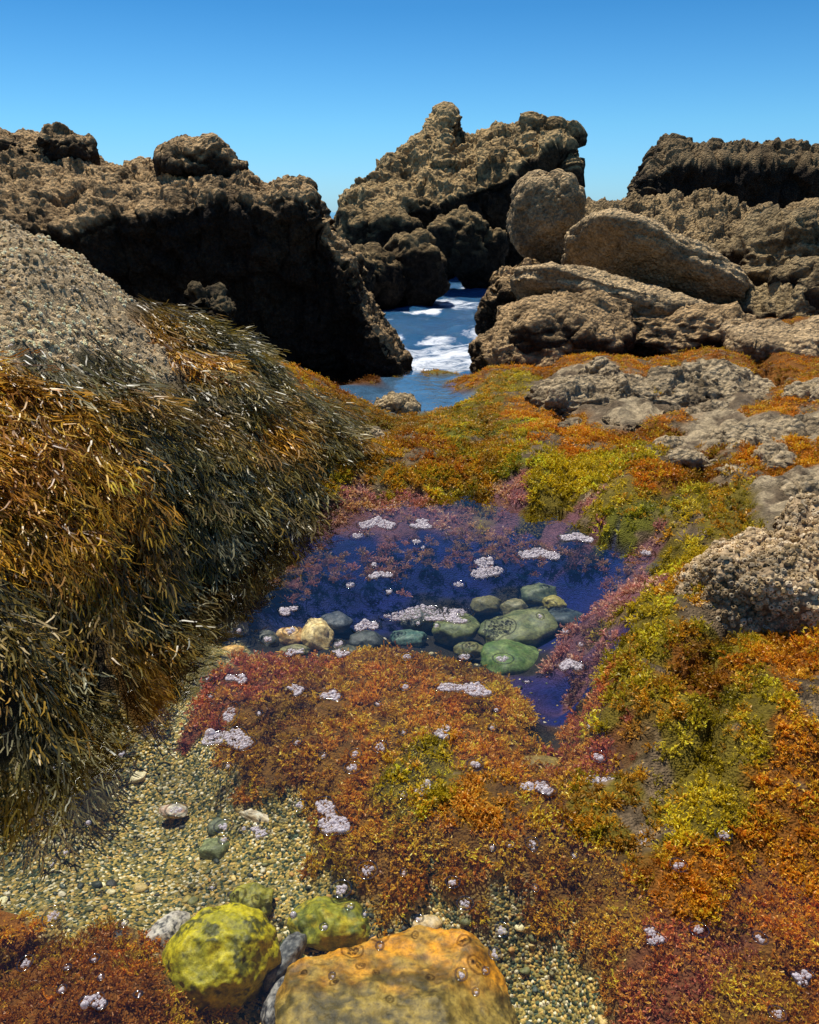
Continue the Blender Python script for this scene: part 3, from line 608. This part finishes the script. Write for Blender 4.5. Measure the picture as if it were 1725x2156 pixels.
# ---------- foam ----------
def foam_mat():
    m,nt,out=newmat('foam_bubbles'); L=nt.links
    b=N(nt,'ShaderNodeBsdfPrincipled',Roughness=.15); b.inputs['Base Color'].default_value=(.85,.78,.80,1)
    t=N(nt,'ShaderNodeBsdfTransparent'); t.inputs[0].default_value=(.95,.93,.95,1)
    lw=N(nt,'ShaderNodeLayerWeight',Blend=.35); mr=N(nt,'ShaderNodeMapRange'); mr.inputs[3].default_value=.22; mr.inputs[4].default_value=1.; L.new(lw.outputs['Facing'],mr.inputs[0])
    ms=N(nt,'ShaderNodeMixShader'); L.new(mr.outputs[0],ms.inputs[0]); L.new(t.outputs[0],ms.inputs[1]); L.new(b.outputs[0],ms.inputs[2]); L.new(ms.outputs[0],out.inputs[0]); return m
M_foam=foam_mat()
m,nt,out=newmat('meniscus'); t=N(nt,'ShaderNodeBsdfTransparent'); t.inputs[0].default_value=(.72,.70,.66,1); g=N(nt,'ShaderNodeBsdfGlossy',Roughness=.05); ms=N(nt,'ShaderNodeMixShader',Fac=.10); nt.links.new(t.outputs[0],ms.inputs[1]); nt.links.new(g.outputs[0],ms.inputs[2]); nt.links.new(ms.outputs[0],out.inputs[0]); M_men=m
FO=[(890,1257,76,17,4),(930,1268,40,10,0),(1000,1178,38,20,-20),(1095,1152,38,15,0),(1162,1123,30,11,0),(805,1098,32,15,0),(885,1100,24,9,0),(965,1393,52,15,0),(540,1482,48,23,0),(540,1440,14,20,0),(722,1625,34,34,30),(1210,1562,32,17,0),(1255,1648,36,24,0),(1093,1570,30,14,0),(922,1472,18,12,0),
(1300,1837,22,13,0),(1565,1910,20,12,0),(888,1575,18,14,0),(660,1395,18,10,0),(722,1405,20,12,0),(785,1280,22,14,0),(645,1253,20,9,0),(810,1190,22,8,0),(555,1375,20,10,0),(787,1718,15,13,0),(740,1752,16,12,0),(530,1640,14,9,0),(595,1650,20,10,0),(1030,1340,16,8,0),(740,1330,18,7,0),(655,1328,18,8,0),(810,1498,12,9,0),(760,1535,14,9,0),(765,1510,9,7,0),
(980,1530,12,9,0),(1285,1560,14,8,0),(1150,1350,22,14,0),(950,1207,12,6,0),(1285,1150,14,6,0),(770,1120,14,6,0),(875,1130,12,5,0),(800,1172,9,5,0),(735,1313,12,7,0),(858,1336,10,6,0),(665,1602,10,8,0),(1082,1670,10,8,0),(962,1778,12,9,0),(1028,1825,9,10,0),(1015,1868,8,8,0),(955,1905,8,8,0),(940,1740,10,8,0),(300,1952,22,14,0),(175,1885,10,10,0),(225,1800,14,14,0),(1520,1975,12,9,0),(1340,1735,12,9,0),(1380,1825,14,10,0),(1200,1515,12,9,0),(445,1610,16,9,0),(650,1290,12,7,0),(610,1305,12,7,0),(960,1337,14,6,0),(755,1208,9,5,0),(825,1220,9,5,0),(1420,1680,12,8,0),(1490,1840,10,8,0),(855,1390,9,6,0),(1140,1290,8,5,0)]
for _ in range(60): FO.append((rng.uniform(200,1200),rng.uniform(1130,1980),rng.uniform(3,6),rng.uniform(3,5),0))
bc=[];br=[];ring=[]
for (x,y,rx,ry,ro) in FO:
    p=at_z(x,y,.001)
    zt,_=ground_eval(np.array([p[0]]),np.array([p[1]]))
    if zt[0]>0.015: p[2]=zt[0]+.01
    k=dep(p)/1465; sn=abs((p-np.array([0,0,H]))[2])/np.linalg.norm(p-np.array([0,0,H]))
    R1=rx*k; R2=ry*k/sn; ca,sa=math.cos(math.radians(ro)),math.sin(math.radians(ro))
    rb=.0014*(.7+.35*dep(p)); nb=int(min(520,max(4,1.25*R1*R2/(rb*rb*1.6))))
    if rx<=16: nb=int(nb*.5)+2
    c0=0;tr=0; sd=rng.uniform(0,99)
    while c0<nb and tr<nb*6:
        tr+=1; a=rng.uniform(0,6.283); r=math.sqrt(rng.random())*(1 if rx>16 else .65)
        lim=.72+.25*math.sin(2*a+sd)+.25*math.sin(3*a+sd*2)
        if r>lim and rx>16: continue
        q=np.array([r*R1*math.cos(a),r*R2*math.sin(a)]); q=np.array([ca*q[0]-sa*q[1],sa*q[0]+ca*q[1]])
        bc.append([p[0]+q[0],p[1]+q[1],p[2]]); br.append(rb*rng.lognormal(-.1,.45)); c0+=1
    ring.append((p,R1*1.08+rb,R2*1.08+rb,ca,sa,sd,rx>16,rb))
bV,bF=ico(2)
L=np.array(bc); br=np.array(br)
scatter('sea_foam_bubbles',[(bV,bF,np.ones(len(bV)))],L,frames(np.tile([0,0,1.],(len(L),1)),np.zeros(len(L))),br,np.ones((len(L),3)),M_foam)
Vs=[];Fs=[];o=0
for (p,a1,a2,ca,sa,sd,big,rb) in ring:
    n1,n2=36,6; t=np.linspace(0,2*math.pi,n1,endpoint=False); s=np.linspace(0,2*math.pi,n2,endpoint=False)
    lim=np.ones(n1)
    if big: lim=np.clip(.72+.25*np.sin(2*t+sd)+.25*np.sin(3*t+2*sd),.45,1.0)+.05
    cx=a1*lim*np.cos(t); cy=a2*lim*np.sin(t); X=ca*cx-sa*cy; Yy=sa*cx+ca*cy
    nx=np.cos(t);ny=np.sin(t); w1=rb*1.1
    V=np.stack([X[:,None]+nx[:,None]*np.cos(s)*w1+p[0],Yy[:,None]+ny[:,None]*np.cos(s)*w1+p[1],np.repeat((np.sin(s)*w1*.35)[None],n1,0)+p[2]+.001],-1).reshape(-1,3)
    i=np.arange(n1*n2).reshape(n1,n2); j=np.roll(i,-1,0); F=np.stack([i,j,np.roll(j,-1,1),np.roll(i,-1,1)],-1).reshape(-1,4)
    Vs.append(V);Fs.append(F+o);o+=len(V)
build('foam_rims',np.concatenate(Vs),np.concatenate(Fs),None,M_men)

# ---------- sky, sun, camera ----------
EL,AZ=math.radians(67),math.radians(-28)
wd=bpy.data.worlds.new('World'); scene.world=wd; wd.use_nodes=True; nt=wd.node_tree
bg=nt.nodes['Background']; sk=nt.nodes.new('ShaderNodeTexSky'); sk.sky_type='NISHITA'; sk.sun_disc=False
sk.sun_elevation=EL; sk.sun_rotation=AZ; sk.air_density=1.0; sk.dust_density=.3; sk.ozone_density=2.5
tcw=nt.nodes.new('ShaderNodeTexCoord'); sxyz=nt.nodes.new('ShaderNodeSeparateXYZ'); nt.links.new(tcw.outputs['Generated'],sxyz.inputs[0])
rp=nt.nodes.new('ShaderNodeValToRGB'); e=rp.color_ramp; nt.links.new(sxyz.outputs['Z'],rp.inputs[0])
e.elements[0].position=0; e.elements[0].color=(.60,1.08,1.75,1); e.elements[1].position=.6; e.elements[1].color=(.34,.56,.80,1)
q=e.elements.new(.2); q.color=(.23,.72,1.12,1)
q=e.elements.new(.09); q.color=(.46,1.0,1.42,1)
mm=nt.nodes.new('ShaderNodeVectorMath'); mm.operation='MULTIPLY'; nt.links.new(sk.outputs[0],mm.inputs[0]); nt.links.new(rp.outputs[0],mm.inputs[1])
nt.links.new(mm.outputs[0],bg.inputs[0]); bg.inputs[1].default_value=.095
S=Vector((math.sin(AZ)*math.cos(EL),math.cos(AZ)*math.cos(EL),math.sin(EL)))
ld=bpy.data.lights.new('sun','SUN'); ld.energy=5.0; ld.angle=math.radians(.5); ld.color=(1,.95,.85)
lo=bpy.data.objects.new('sun',ld); scene.collection.objects.link(lo); lo.rotation_euler=S.to_track_quat('Z','Y').to_euler(); lo.location=S*30
cd=bpy.data.cameras.new('camera'); cam=bpy.data.objects.new('camera',cd); scene.collection.objects.link(cam)
cam.location=(0,0,H); cam.rotation_euler=(math.pi/2-PITCH,0,0); cd.sensor_fit='HORIZONTAL'; cd.sensor_width=36; cd.lens=36; cd.clip_start=.05; cd.clip_end=20000
scene.camera=cam
scene.view_settings.view_transform='Standard'; scene.view_settings.look='None'; scene.view_settings.exposure=0
print('done',time.time()-T0)
